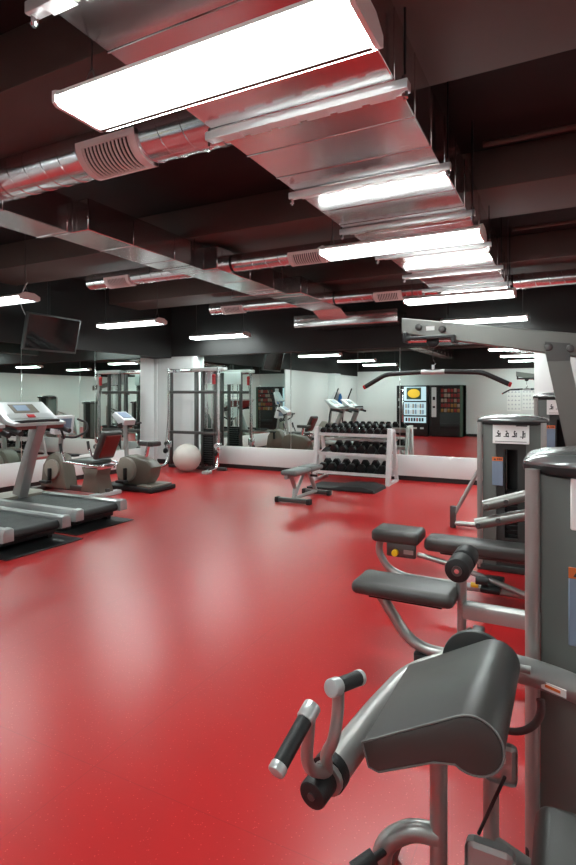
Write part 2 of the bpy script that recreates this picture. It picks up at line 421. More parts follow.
tag(MB().cyl((-.6, 6.85, 3.40), (XR-.1, 6.85, 3.40), .022).build('ceiling_conduit', 'brown_paint'), 'thin brown conduit under the ceiling, farther of the two right of the duct', 'pipe', 'ceiling conduits')

# ------------------------------------------------------------------ television
t = thing('hanging_television', 'black flat television hung below the ceiling over the exercise bikes', 'television', (-7.15, 5.88, 2.43))
tilt = Matrix.Translation((-7.15, 5.88, 2.43)) @ Matrix.Rotation(math.radians(13), 4, 'Y')
MB().box(-.045, .015, -.49, .49, -.28, .28, .008, mtx=tilt).build('bezel', 'shroud_dark', t)
MB().box(.0148, .018, -.465, .465, -.25, .258, mtx=tilt).build('screen', 'screen', t)
MB().cyl((-7.24, 5.88, 2.45), (-7.24, 5.88, HC), .02).box(-7.26, -7.18, 5.78, 5.98, 2.33, 2.53, .005).cyl((-7.24, 5.88, HC-.02), (-7.24, 5.88, HC), .07).build('mount_pole', 'iron', t)
MB().tube([(-7.2, 5.45, 2.65), (-7.28, 5.4, 2.85), (-7.24, 5.45, 3.1), (-7.22, 5.6, 3.3), (-7.24, 5.8, HC)], .006, 6, fillet=.1).build('cable', 'light_grey', t)

# ------------------------------------------------------------------ treadmills (running towards the left wall)
def make_treadmill(label):
    t = thing('treadmill', label, 'treadmill', (0, 0, 0), 'treadmills facing the left wall')
    for s in (-1, 1):
        MB().prism([(s*.27, .15), (s*.27, .225), (s*.29, .24), (s*.355, .235), (s*.37, .21), (s*.37, .13), (s*.35, .12), (s*.28, .13)], 'x', -.55, .93, .012).build('side_rail', 'steel', t)
        MB().prism([(s*.265, .12), (s*.265, .232), (s*.29, .248), (s*.36, .243), (s*.378, .21), (s*.378, .12)], 'x', .86, .945, .015).build('end_cap', 'steel', t)
        MB().box(.62, .74, s*.29-.03, s*.29+.03, 0, .12, .01).build('rear_foot', 'rubber', t)
    prof = [(-.6, .12), (-.6, .205)]+[(.86+.045*math.sin(a), .16+.045*math.cos(a)) for a in [PI*k/8 for k in range(9)]]
    MB().prism(prof, 'y', -.265, .265).build('belt', 'rubber', t)
    MB().box(-.6, .8, -.30, .30, .05, .12, .01).build('deck_frame', 'iron', t)
    MB().prism([(-.95, .03), (-.97, .12), (-.9, .2), (-.72, .25), (-.5, .255), (-.4, .235), (-.4, .1), (-.5, .03)], 'y', -.36, .36, .03).build('motor_hood', 'taupe_light', t)
    MB().prism([(-.54, .2), (-.39, .2), (-.20, .75), (-.04, 1.10), (-.16, 1.13), (-.31, .78)], 'y', -.065, .065, .015).build('upright', 'steel', t)
    for s in (-1, 1):
        MB().tube([(-.34, s*.30, 1.08), (-.14, s*.34, 1.06), (.02, s*.34, 1.02)], .031, 12, fillet=.05).build('handrail', 'rubber', t)
    c = MB().prism([(-.50, 1.38), (-.54, 1.36), (-.34, 1.13), (-.06, 1.10), (-.06, 1.135), (-.2, 1.17)], 'y', -.36, .36, .012).build('console', 'silver', t)
    MB().prism([(-.53, 1.35), (-.34, 1.12), (-.07, 1.06), (-.07, 1.10), (-.3, 1.15)], 'y', -.33, .33).build('console_shell', 'red_fabric', c)
    n = Vector((.21, 0, .30)).normalized()
    def on(u0, u1, v0, v1, h):                 # patch on the sloping face
        a, b = Vector((-.50, 0, 1.38)), Vector((-.2, 0, 1.17)); e = (b-a)
        m = MB(); P = [a+e*u for u in (u0, u1)]
        m.loft([[(p.x+n.x*k, y, p.z+n.z*k) for p, k in ((P[0], 0), (P[1], 0), (P[1], h), (P[0], h))] for y in (v0, v1)])
        return m
    on(.15, .62, -.17, .17, .005).build('display', 'taupe', c)
    on(.22, .52, -.12, .06, .008).build('display_readout', 'sticker', c)
    on(.68, .95, -.3, .3, .005).build('keypad', 'silver', c)
    on(.76, .9, -.05, .05, .012).build('stop_key', 'red', c)
    MB().tube([(-.16, -.28, 1.15), (-.03, -.24, 1.16), (-.03, .24, 1.16), (-.16, .28, 1.15)], .018, 10, fillet=.08).build('heart_rate_bar', 'rubber', t)
    return t
tm = make_treadmill('treadmill nearest the viewer, half cut off by the picture edge')
tm.location = (-5.47, 3.57, .008)
dup(tm, (-5.58, 4.48, .008), 'silver treadmill with whole running deck in view, beside the bikes')
tag(MB().box(-6.3, -4.42, 3.15, 4.0, 0, .008).build('equipment_mat', 'rubber'), 'thin black mat under the treadmill nearest the viewer', 'mat')
tag(MB().box(-6.4, -4.58, 4.06, 4.9, 0, .008).build('equipment_mat', 'rubber'), 'thin black mat under the treadmill beside the bikes', 'mat')
# elliptical trainer (seen in the mirror)
t = thing('elliptical_trainer', 'elliptical trainer with upright swinging poles near the left wall', 'elliptical trainer', (-6.2, 2.75, 0))
MB().prism([(-7.2, .05), (-7.25, .4), (-7.05, .68), (-6.75, .62), (-6.55, .3), (-6.5, .05)], 'y', 2.6, 2.9, .03).build('drive_housing', 'taupe_light', t)
MB().box(-7.2, -5.3, 2.7, 2.8, .03, .1, .01).box(-5.4, -5.3, 2.45, 3.05, 0, .07, .01).box(-7.15, -7.05, 2.45, 3.05, 0, .07, .01).build('base_frame', 'frame', t)
MB().tube([(-6.85, 2.75, .6), (-6.75, 2.75, 1.2), (-6.65, 2.75, 1.35)], .04).build('mast', 'frame', t)
MB().prism([(-6.78, 1.32), (-6.6, 1.62), (-6.55, 1.6), (-6.62, 1.3)], 'y', 2.58, 2.92, .012).build('console', 'light_grey', t)
for s, dx in ((-1, .12), (1, -.12)):
    y = 2.75+s*.27
    MB().tube([(-6.65+dx, y, .35), (-6.6+dx, y, .9), (-6.45+dx, y, 1.35), (-6.3+dx, y, 1.72)], .02, fillet=.1).build('swing_pole', 'iron', t)
    MB().box(-6.7+dx, -5.45+dx, y-.03, y+.03, .28, .33, .01).build('pedal_link', 'frame', t)
    MB().box(-6.2+dx, -5.8+dx, y-.09, y+.09, .33, .37, .015).build('foot_pedal', 'rubber', t)
tag(MB().box(-6.64, -6.5, 2.5, 2.56, 1.22, 1.5, .015).tube([(-6.57, 2.53, 1.5), (-6.57, 2.53, 1.56)], .05).build('towel', 'blue'), 'blue towel hung beside the elliptical trainer console', 'towel')

# ------------------------------------------------------------------ recumbent bike
t = thing('recumbent_bike', 'recumbent exercise bike with red-backed seat in front of left mirrors', 'exercise bike', (-6.4, 5.9, 0))
MB().prism([(-7.32, .06), (-7.27, .4), (-7.16, .55), (-7.02, .6), (-6.9, .55), (-6.80, .36), (-6.74, .06)], 'y', 5.78, 6.02, .04).build('drive_housing', 'taupe', t)
MB().cyl((-7.02, 5.735, .35), (-7.02, 5.79, .35), .15, n=28, bev=.012).build('crank_cover', 'taupe_light', t)
c = MB().box(-7.045, -6.995, 5.69, 5.735, .17, .37, .01).build('crank_arm', 'iron', t)
MB().box(-7.1, -6.94, 5.58, 5.69, .155, .195, .012).build('pedal', 'rubber', c)
c = MB().box(-7.045, -6.995, 6.065, 6.11, .33, .53, .01).build('crank_arm', 'iron', t)
MB().box(-7.1, -6.94, 6.11, 6.22, .505, .545, .012).build('pedal', 'rubber', c)
MB().box(-7.4, -6.0, 5.86, 5.94, .03, .11, .01).box(-7.38, -7.28, 5.62, 6.18, 0, .07, .012).build('base_rail', 'frame_dark', t)
MB().prism([(-6.40, .06), (-6.33, .3), (-6.38, .42), (-6.03, .44), (-6.08, .3), (-6.01, .06)], 'y', 5.74, 6.02, .025).build('seat_pedestal', 'taupe', t)
MB().box(-6.10, -5.99, 5.62, 6.16, 0, .06, .012).build('rear_foot', 'light_grey', t)
MB().box(-6.62, -6.12, 5.70, 6.10, .46, .53, .03, 3).build('seat', 'pad', t)
R = Matrix.Translation((-6.13, 5.9, .5)) @ Matrix.Rotation(math.radians(26), 4, 'Y')
b = MB().box(-.05, .04, -.19, .19, .05, .5, .04, 4, mtx=R).build('backrest', 'pad', t)
MB().box(.035, .058, -.14, .14, .10, .46, .011, 3, mtx=R).build('backrest_shell', 'red_fabric', b)
MB().tube([(-6.62, 5.64, .5), (-6.1, 5.64, .47), (-5.98, 5.72, .45), (-5.98, 6.08, .45), (-6.1, 6.16, .47), (-6.62, 6.16, .5)], .017, fillet=.08).tube([(-6.6, 5.64, .5), (-6.66, 5.64, .64)], .017).tube([(-6.6, 6.16, .5), (-6.66, 6.16, .64)], .017).box(-6.3, -6.0, 5.74, 6.04, .40, .46, .01).build('seat_rail', 'chrome', t)
for y in (5.64, 6.16): MB().cyl((-6.67, y, .62), (-6.70, y, .76), .022).build('side_grip', 'rubber', t)
MB().tube([(-7.02, 5.9, .57), (-6.99, 5.9, .8), (-6.96, 5.9, .95)], .035).build('mast', 'frame', t)
c = MB().prism([(-7.03, .90), (-6.95, 1.17), (-6.89, 1.155), (-6.93, .88)], 'y', 5.72, 6.08, .012).build('console', 'light_grey', t)
MB().prism([(-6.926, .94), (-6.894, 1.12), (-6.888, 1.118), (-6.92, .938)], 'y', 5.78, 6.02).build('display', 'sticker', c)
MB().tube([(-6.90, 5.66, 1.10), (-6.72, 5.64, 1.05), (-6.68, 5.66, .92), (-6.8, 5.8, .82), (-6.98, 5.9, .84)], .017, fillet=.06).tube([(-6.90, 6.14, 1.10), (-6.72, 6.16, 1.05), (-6.68, 6.14, .92), (-6.8, 6.0, .82), (-6.98, 5.9, .84)], .017, fillet=.06).build('handlebar', 'rubber', t)

# ------------------------------------------------------------------ upright bike
t = thing('upright_bike', 'upright exercise bike with round crank cover on black base by the cable machine', 'exercise bike', (-6.2, 6.62, 0))
MB().box(-6.7, -5.62, 6.34, 6.92, 0, .07, .015).build('base', 'rubber', t)
MB().box(-5.95, -5.66, 6.38, 6.88, .07, .1, .012).build('base_cover', 'taupe_light', t)
MB().prism([(-6.45, .07), (-6.5, .3), (-6.42, .48), (-6.25, .53), (-6.05, .5), (-5.86, .46), (-5.76, .36), (-5.8, .2), (-5.9, .07)], 'y', 6.5, 6.76, .04).build('drive_housing', 'taupe', t)
MB().cyl((-6.24, 6.44, .31), (-6.24, 6.51, .31), .19, n=32, bev=.015).build('crank_cover', 'taupe_light', t)
c = MB().box(-6.245, -6.195, 6.40, 6.445, .13, .34, .01).build('crank_arm', 'iron', t)
MB().box(-6.3, -6.12, 6.29, 6.40, .12, .16, .012).build('pedal', 'rubber', c)
MB().tube([(-5.98, 6.63, .5), (-5.93, 6.63, .7)], .03).build('seat_post', 'chrome', t)
MB().prism([(-6.10, 6.63-.03), (-6.10, 6.63+.03), (-5.92, 6.63+.06), (-5.84, 6.63+.12), (-5.76, 6.63+.1), (-5.76, 6.63-.1), (-5.84, 6.63-.12), (-5.92, 6.63-.06)], 'z', .68, .755, .02).build('saddle', 'pad', t)
MB().tube([(-6.38, 6.63, .5), (-6.41, 6.63, .85), (-6.42, 6.63, 1.05)], .035).build('mast', 'frame', t)
c = MB().prism([(-6.58, 1.16), (-6.52, 1.21), (-6.3, 1.08), (-6.33, 1.0), (-6.44, 1.02)], 'y', 6.5, 6.76, .012).build('console', 'light_grey', t)
MB().prism([(-6.5, 1.197), (-6.36, 1.117), (-6.355, 1.125), (-6.495, 1.205)], 'y', 6.54, 6.72).build('display', 'sticker', c)
for s in (-1, 1): MB().tube([(-6.42, 6.63+s*.05, 1.0), (-6.40, 6.63+s*.2, 1.0), (-6.28, 6.63+s*.22, 1.03)], .017, fillet=.05).build('handlebar', 'rubber', t)

t.location.x += .04; t.location.y -= .0

# ------------------------------------------------------------------ cable machine and ball
t = thing('cable_machine', 'tall chrome cable machine framing a grey exercise ball before white column', 'cable machine', (-6.45, 8.95, 0))
for x in (-7.37, -6.72):
    MB().box(x-.035, x+.035, 8.95, 9.02, 0, 2.03, .008).build('column', 'frame_dark', t)
for x, y in ((-7.31, 8.83), (-6.08, 8.83)):
    c = MB().tube([(x, y-.36, .05), (x, y-.06, .07), (x, y, .3), (x, y, 2.03)], .032, 14, fillet=.12).build('front_column', 'chrome', t)
    MB().box(x-.07, x+.07, y-.46, y-.3, 0, .06, .015).build('foot', 'silver', c)
    MB().box(x-.05, x+.05, y-.045, y+.045, .42, .56, .01).cyl((x, y-.05, .5), (x, y-.09, .5), .045).build('pulley_carriage', 'chrome', c)
    MB().cyl((x-.015, y-.1, .36), (x+.015, y-.1, .36), .055, n=20, bev=.006).build('pulley', 'rubber', c)
for z, h, m in ((1.95, .07, 'chrome'), (1.52, .06, 'frame_dark'), (.70, .06, 'frame_dark')):
    MB().box(-7.37, -6.08, 8.9, 8.97, z, z+h, .008).build('crossbar', m, t)
MB().box(-7.42, -6.0, 8.97, 9.03, 1.97, 2.03, .008).box(-6.7, -6.0, 8.8, 8.87, 1.96, 2.03, .008).build('top_beam', 'silver', t)
for x in (-6.55, -6.25):
    MB().box(x-.025, x+.025, 8.93, 9.0, .05, 1.98, .006).build('guide_frame', 'frame_dark', t)
w = MB()
for k in range(16): w.box(-6.51, -6.29, 8.93, 9.02, .1+k*.045, .141+k*.045, .004, 1)
w.build('weight_stack', 'iron', t)
for x in (-6.45, -6.33): MB().cyl((x, 8.97, .08), (x, 8.97, 1.97), .011, n=10).build('guide_rod', 'chrome', t)
MB().box(-7.4, -6.0, 8.93, 9.03, 0, .06, .01).box(-6.5, -6.3, 8.86, 8.95, 0, .05, .01).build('base_rail', 'frame_dark', t)
MB().sphere((-6.16, 8.8, 1.86), .04).box(-6.19, -6.13, 8.78, 8.82, 1.70, 1.84, .008).build('red_grip', 'red', t)
MB().tube([(-6.08, 8.72, .5), (-6.12, 8.72, 1.2), (-6.16, 8.8, 1.7)], .005, 6).tube([(-7.31, 8.73, .42), (-7.25, 8.76, 1.2), (-7.29, 8.8, 1.9)], .005, 6).build('cable', 'iron', t)
MB().box(-6.62, -6.2, 9.03, 9.06, 1.72, 1.98, .01).build('pulley_cover', 'light_grey', t)
MB().box(-6.12, -6.04, 8.79, 8.795, .1, .36).build('red_guard', 'red', t)
tag(MB().sphere((-6.62, 8.55, .272), .272, n=40).build('exercise_ball', 'ball'), 'large pearl grey exercise ball resting in the cable machine', 'exercise ball')

# ------------------------------------------------------------------ dumbbell rack and dumbbells
t = thing('dumbbell_rack', 'pale three-tier dumbbell rack standing before the back mirror', 'rack', (-3.3, 8.9, 0))
for x in (-3.95, -2.64):
    MB().prism([(8.62, 0), (8.72, 0), (8.86, .90), (8.80, .93), (8.74, .92)], 'x', x-.035, x+.035, .008).box(x-.03, x+.03, 8.68, 9.2, 0, .05, .008).prism([(9.14, 0), (9.2, 0), (9.0, .9), (8.9, .92), (8.8, .9), (8.8, .86), (8.97, .86)], 'x', x-.028, x+.028, .006).build('end_frame', 'rack', t)
shelves = []
for yf, zf, dep in ((8.76, .80, .30), (8.71, .47, .34), (8.66, .15, .38)):
    s = MB().prism([(yf, zf-.02), (yf, zf+.03), (yf+.02, zf+.03), (yf+.03, zf), (yf+dep, zf+.09), (yf+dep, zf+.07), (yf+.02, zf-.02)], 'x', -3.92, -2.67)
    s = s.build('shelf', 'rack', t)
    MB().prism([(yf+.032, zf+.0015), (yf+dep-.01, zf+.0882), (yf+dep-.01, zf+.0922), (yf+.032, zf+.0055)], 'x', -3.90, -2.69).build('shelf_liner', 'rubber', s); shelves.append((yf, zf, dep))
MB().tube([(-3.92, 9.12, .12), (-2.67, 9.12, .12)], .025).tube([(-3.92, 9.06, .70), (-2.67, 9.06, .70)], .025).build('cross_tube', 'rack', t)

def make_dumbbell(label):
    t = thing('dumbbell', label, 'dumbbell', (0, 0, 0), 'black hex dumbbells on the rack')
    for s in (-1, 1):
        hexa = [(.056*math.cos(PI/3*k), .056*math.sin(PI/3*k)) for k in range(6)]
        MB().prism(hexa, 'y', s*.065, s*.15, .01).build('head', 'iron', t)
    MB().cyl((0, -.07, 0), (0, .07, 0), .016, n=12).build('handle', 'chrome', t)
    return t
ordn = ['first', 'second', 'third', 'fourth', 'fifth', 'sixth', 'seventh', 'eighth', 'ninth', 'tenth', 'eleventh', 'twelfth', 'thirteenth']
rows = [(0, [-3.85, -3.73, -3.61, -3.485, -3.36, -3.235, -3.11, -2.985, -2.86, -2.735], 1.05), (1, [-3.63, -3.465, -3.30, -3.135, -2.95, -2.77], 1.3), (2, [-3.83, -3.66, -3.48, -3.31, -3.13, -2.95, -2.77], 1.36)]
names = ['top', 'middle', 'bottom']; first = None
for si, xs, sc in rows:
    yf, zf, dep = shelves[si]
    for k, x in enumerate(xs):
        s2 = sc*(1.0 if si else .88+.012*k)
        lab = 'black hex dumbbell on %s shelf of the rack, %s from the left' % (names[si], ordn[k])
        if first is None: o = first = make_dumbbell(lab)
        else: o = dup(first, (0, 0, 0), lab)
        sl = math.atan2(.09, dep-.03)
        ym = yf+.03+(dep-.03)*.5
        z = zf+.09*.5+.056*.866*s2*1.0+.012
        o.location = (x, ym, z); o.scale = (s2, 1.0, s2)
        o.rotation_euler = (sl, 0, random.uniform(-.03, .03))

# ------------------------------------------------------------------ bench and mat
t = thing('weight_bench', 'grey padded weight bench on a dark steel frame before the dumbbell rack', 'bench', (-3.36, 6.9, 0))
MB().box(-3.45, -3.2, 6.45, 6.92, .40, .47, .03, 3).build('seat_pad', 'pad_grey', t)
MB().box(-3.45, -3.2, 6.94, 7.34, .40, .47, .03, 3).build('back_pad', 'pad_grey', t)
MB().tube([(-3.36, 6.45, .38), (-3.36, 7.3, .38)], .03, 8).tube([(-3.36, 6.6, .38), (-3.36, 6.72, .2), (-3.36, 6.68, .05)], .03, 8).tube([(-3.36, 7.0, .38), (-3.36, 6.72, .1)], .025, 8).tube([(-3.36, 7.15, .38), (-3.36, 7.42, .05)], .03, 8).tube([(-3.36, 6.68, .06), (-3.36, 7.42, .06)], .028, 8).build('frame', 'frame', t)
for y, hw in ((6.66, .24), (7.44, .2)):
    f = MB().box(-3.36-hw, -3.36+hw, y-.035, y+.035, .012, .07, .012).build('foot_bar', 'frame_dark', t)
    for s in (-1, 1): MB().box(-3.36+s*hw-.03, -3.36+s*hw+.03, y-.042, y+.042, 0, .075, .012).build('rubber_foot', 'rubber', f)
MB().cyl((-3.3, 7.1, .33), (-3.2, 7.1, .33), .018).build('adjuster_knob', 'rubber', t)
pr = [(-3.72, 0), (-3.72, .03), (-3.3, .04), (-3.1, .075), (-2.8, .085), (-2.62, .045), (-2.6, 0)]
tag(MB().prism(pr, 'y', 7.85, 8.45, .008).build('exercise_mat', 'rubber'), 'thick black exercise mat lying on red floor below the dumbbell rack', 'mat')

# ------------------------------------------------------------------ weight towers
def tower(parent, x, y, top=1.27, wide=.53):
    """weight stack tower facing the viewer: front at y, centred on x"""
    h = wide/2; dz = top-1.27
    for s in (-1, 1):
        MB().tube([(x+s*(h-.02), y+.02, .02), (x+s*(h-.02), y+.02, top-.045)], .022, 14).build('column', 'frame', parent)
        a, b = sorted((x+s*.115, x+s*(h-.042)))
        MB().prism([(a, y+.012), (b, y+.03), (b, y+.34), (a, y+.34)] if s > 0 else [(a, y+.03), (b, y+.012), (b, y+.34), (a, y+.34)], 'z', .05, top-.05, .005).build('side_panel', 'shroud', parent)
    MB().box(x-.116, x+.116, y+.03, y+.05, 1.0+dz, top-.05).box(x-.116, x-.05, y+.03, y+.05, .05, 1.0+dz).box(x+.05, x+.116, y+.03, y+.05, .05, 1.0+dz).box(x-.05, x+.05, y+.03, y+.05, .05, .28).build('front_panel', 'shroud_dark', parent)
    MB().box(x-.116, x+.116, y+.28, y+.34, .05, top-.05).build('back_panel', 'black', parent)
    w = MB()
    for k in range(14): w.box(x-.09, x+.09, y+.09, y+.24, .1+k*.04, .137+k*.04, .004, 1)
    w.build('weight_stack', 'iron', parent)
    MB().cyl((x-.05, y+.16, .06), (x-.05, y+.16, top-.06), .01, n=8).cyl((x+.05, y+.16, .06), (x+.05, y+.16, top-.06), .01, n=8).build('guide_rod', 'chrome', parent)
    p = MB().box(x-.14, x+.14, y-.002, y+.012, 1.05+dz, 1.215+dz, .004, 1).build('placard', 'placard', parent)
    ink = MB()
    for k in range(4):                               # small drawn exercise figures
        cx, cz = x-.095+k*.063, 1.13+dz
        ink.cyl((cx, y-.0035, cz+.022), (cx, y-.001, cz+.022), .007, n=10)
        R = Matrix.Translation((cx, y-.0025, cz)) @ Matrix.Rotation((-.6, .5, -.4, 0)[k], 4, 'Y')
        ink.box(-.005, .005, -.001, .001, -.014, .016, mtx=R)
        R = Matrix.Translation((cx, y-.0025, cz-.014)) @ Matrix.Rotation((1.2, -1.1, 1.3, .2)[k], 4, 'Y')
        ink.box(-.004, .004, -.001, .001, -.022, .006, mtx=R)
        R = Matrix.Translation((cx+.006, y-.0025, cz+.004)) @ Matrix.Rotation((-1.2, 1.3, .9, .9)[k], 4, 'Y')
        ink.box(-.003, .003, -.001, .001, -.014, .014, mtx=R)
    for k in range(4): ink.box(x-.118+k*.063, x-.078+k*.063, y-.0035, y-.001, 1.106+dz, 1.112+dz).box(x-.084+k*.063, x-.078+k*.063, y-.0035, y-.001, 1.106+dz, 1.140+dz)
    ink.box(x+.04, x+.125, y-.0035, y-.001, 1.195+dz, 1.203+dz).box(x-.12, x+.12, y-.0035, y-.001, 1.066+dz, 1.07+dz)
    ink.build('placard_print', 'ink', p)
    s = MB().box(x-.145, x-.06, y+.004, y+.03, .70+dz, .935+dz, .003, 1).build('warning_sticker', 'sticker', parent)
    MB().box(x-.145, x-.06, y+.001, y+.006, .905+dz, .937+dz).build('warning_heading', 'orange', s)
    tr = MB()
    tr.prism([(x-.132, .911+dz), (x-.112, .911+dz), (x-.122, .929+dz)], 'y', y-.0008, y+.001)
    for k in range(3): tr.box(x-.105+k*.013, x-.095+k*.013, y-.0008, y+.001, .914+dz, .927+dz)
    tr.build('warning_print', 'ink', s)
    # arched cap that overhangs the front, with a dark underside band
    n = 15; out = []
    for k in range(n): a = PI*k/(n-1); out.append((x+math.cos(a)*(h+.012), y+.10-math.sin(a)*.13))
    out += [(x-h-.012, y+.36), (x+h+.012, y+.36)]
    cxm, cym = x, y+.14
    ring = lambda sc, z: [(cxm+(px-cxm)*sc, cym+(py-cym)*sc, z) for px, py in out]
    c = MB().loft([ring(.97, top-.05), ring(1, top-.04), ring(1.0, top-.025), ring(.96, top-.016), ring(.8, top-.002), ring(.5, top+.012), ring(.1, top+.016)]).build('cap', 'cap', parent)
    MB().loft([ring(.93, top-.066), ring(.995, top-.058), ring(1.008, top-.046), ring(1.006, top-.034), ring(.9, top-.034)]).build('cap_band', 'black', c)
    MB().box(x-h, x+h, y, y+.34, 0, .05, .008).build('plinth', 'shroud_dark', parent)

# --- arm curl machine nearest the viewer
A = thing('arm_curl_machine', 'arm curl machine with sloping black pad and two grips, nearest the viewer', 'exercise machine', (.1, 1.6, 0))
tower(A, .14, 1.85)
prof = [(-.425, .657), (-.318, .7157)]
for k in range(21):
    a = math.radians(118.7-k*12.2); prof.append((-.182+.062*math.cos(a), .7195+.062*math.sin(a)))
prof += [(-.262, .660), (-.386, .600), (-.41, .605)]
p = MB().prism(prof, 'y', 1.19, 1.615, .012).build('arm_pad', 'pad', A)
edge = [(x, 1.196, z) for x, z in prof]; edge.append(edge[0])
MB().tube([Vector(e) for e in edge], .0028, 6).build('pad_piping', 'pad_grey', p)
MB().prism([(-.36, .605), (-.27, .665), (-.2, .665), (-.2, .635), (-.28, .635), (-.35, .59)], 'y', 1.30, 1.55, .004).build('pad_bracket', 'iron', A)
MB().tube([(-.295, 1.40, .03), (-.295, 1.40, .62)], .022, 16).build('post', 'frame', A)
MB().tube([(-.175, 1.44, .05), (-.175, 1.44, .66)], .019, 16).build('post', 'frame', A)
MB().tube([(-.295, 1.40, .345), (-.36, 1.39, .345), (-.43, 1.37, .30), (-.45, 1.36, .05)], .026, 14, fillet=.06).build('front_leg', 'frame', A)
MB().cyl((-.45, 1.36, 0), (-.45, 1.36, .06), .04, bev=.01).build('rubber_foot', 'rubber', A)
MB().tube([(-.52, 1.40, .045), (.3, 1.40, .045)], .035, 12).tube([(-.5, 1.15, .04), (-.5, 1.7, .04)], .03, 12).tube([(.14, 1.05, .045), (.14, 1.9, .045)], .03, 12).build('base_frame', 'frame_dark', A)
# pivot arm: from the cam behind the pad, along the pad's lower edge to the hand grips
MB().tube([(.10, 1.80, .58), (-.05, 1.785, .622), (-.16, 1.77, .64), (-.30, 1.73, .64), (-.42, 1.62, .62), (-.47, 1.40, .59), (-.50, 1.16, .568)], .039, 16, fillet=.08).build('pivot_arm', 'frame', A)
s = MB().prism([(-.075, .607), (-.01, .592), (-.01, .614), (-.075, .630)], 'y', 1.744, 1.752).build('arm_sticker', 'placard', A)
MB().prism([(-.065, .613), (-.025, .603), (-.025, .611), (-.065, .621)], 'y', 1.7425, 1.745).build('arm_sticker_print', 'orange', s)
MB().cyl((-.503, 1.175, .569), (-.512, 1.105, .561), .033, n=24, bev=.006).cyl((-.5, 1.20, .57), (-.503, 1.172, .568), .045, n=24).build('arm_end_cap', 'rubber', A)
MB().cyl((-.512, 1.106, .561), (-.5125, 1.102, .5606), .009, n=12).build('end_bolt', 'frame_dark', A)
y = MB().tube([(-.495, 1.16, .59), (-.485, 1.12, .655), (-.457, 1.10, .70), (-.453, 1.117, .755), (-.450, 1.112, .815)], .0135, 12, fillet=.03).tube([(-.495, 1.16, .585), (-.503, 1.085, .635), (-.501, 1.056, .675), (-.488, 1.046, .785)], .0135, 12, fillet=.03).build('handle_yoke', 'frame', A)
def grip(p0, p1, r):
    p0, p1 = Vector(p0), Vector(p1); d = p1-p0
    g = MB().cyl(p0+d*.2, p0+d*.88, r, n=20).build('grip', 'rubber', A)
    MB().cyl(p0-d*.05, p0+d*.21, r*1.18, n=20, bev=.004).build('grip_collar', 'silver', g)
    MB().cyl(p0+d*.87, p1, r*1.08, n=20, bev=.004).build('grip_end', 'silver', g)
grip((-.487, 1.052, .792), (-.505, .925, .725), .0165)
grip((-.457, 1.092, .822), (-.430, 1.20, .803), .0165)
# cam disc, slotted arc, plates and cable behind and below the pad
MB().cyl((-.245, 1.68, .66), (-.245, 1.70, .66), .10, n=40, bev=.004).cyl((-.28, 1.70, .66), (-.28, 1.77, .66), .03, n=16).build('cam_disc', 'shroud_dark', A)
arc = []
for k in range(15): a = math.radians(-98+k*8); arc.append((-.165+.092*math.cos(a), 1.70, .575+.092*math.sin(a)))
MB().tube(arc, .011, 8, ry=.005).build('range_arc', 'frame_dark', A)
MB().cyl((-.13, 1.70, .672), (-.10, 1.70, .672), .011, n=12).build('pivot_bolt', 'frame', A)
pl = MB().box(-.175, -.105, 1.32, 1.33, .575, .665, .012).build('guide_plate', 'frame', A, 15)
MB().box(-.155, -.13, 1.316, 1.32, .625, .65).build('guide_label', 'placard', pl)
pl = MB().box(-.21, -.105, 1.27, 1.285, .29, .465, .018).build('mounting_plate', 'steel', A, 15)
MB().cyl((-.15, 1.255, .375), (-.15, 1.275, .375), .013, n=6).build('plate_bolt', 'chrome', pl)
MB().tube([(-.13, 1.31, .60), (-.185, 1.30, .46)], .004, 8).build('drive_cable', 'iron', A)
MB().tube([(-.16, 1.40, .36), (.12, 1.30, .34)], .028, 12).tube([(.12, 1.22, .05), (.12, 1.22, .46)], .03, 12).build('seat_frame', 'frame', A)
MB().box(-.07, .33, 1.0, 1.36, .465, .55, .035, 4).build('seat', 'pad', A)
MB().tube([(-.475, 1.27, .283), (-.435, 1.31, .305)], .02, 12).tube([(-.44, 1.30, .30), (-.42, 1.36, .29)], .01).build('adjuster_knob', 'rubber', A)

# --- seated machine with rollers, second from the viewer
B = thing('leg_curl_machine', 'leg curl machine with long black seat and two foam rollers', 'exercise machine', (-.3, 3.0, 0))
MB().box(-1.09, -.53, 2.86, 3.13, .355, .43, .034, 4).build('seat', 'pad', B)
MB().box(-1.0, -.6, 2.92, 3.07, .335, .358).build('seat_plate', 'iron', B)
MB().tube([(-.96, 2.99, .34), (-.93, 2.99, .30), (-.80, 2.99, .12), (-.70, 2.99, .075), (.35, 2.99, .075)], .03, 14, fillet=.08).build('front_leg', 'frame', B)
MB().cyl((-.72, 2.99, 0), (-.72, 2.99, .055), .045, bev=.01).build('rubber_foot', 'rubber', B)
MB().tube([(-.515, 3.01, .08), (-.51, 3.01, .565)], .024, 14).build('roller_post', 'frame', B)
MB().cyl((-.51, 2.84, .57), (-.51, 3.2, .57), .012, n=10).build('roller_axle', 'chrome', B)
for y0, y1 in ((2.85, 2.99), (3.03, 3.17)):
    r = MB().cyl((-.51, y0, .57), (-.51, y1, .57), .063, n=30, bev=.012).build('foam_roller', 'rubber', B)
    if y0 < 3: MB().cyl((-.51, y0-.008, .57), (-.51, y0+.01, .57), .026, n=20).build('roller_hub', 'frame_dark', r)
MB().box(-.5, .42, 2.95, 3.03, .29, .37, .012).build('main_beam', 'frame', B)
MB().box(-.46, -.40, 2.93, 3.05, .20, .24, .01).cyl((-.46, 2.93, .25), (-.46, 2.9, .25), .016).build('stop_bracket', 'frame_dark', B)
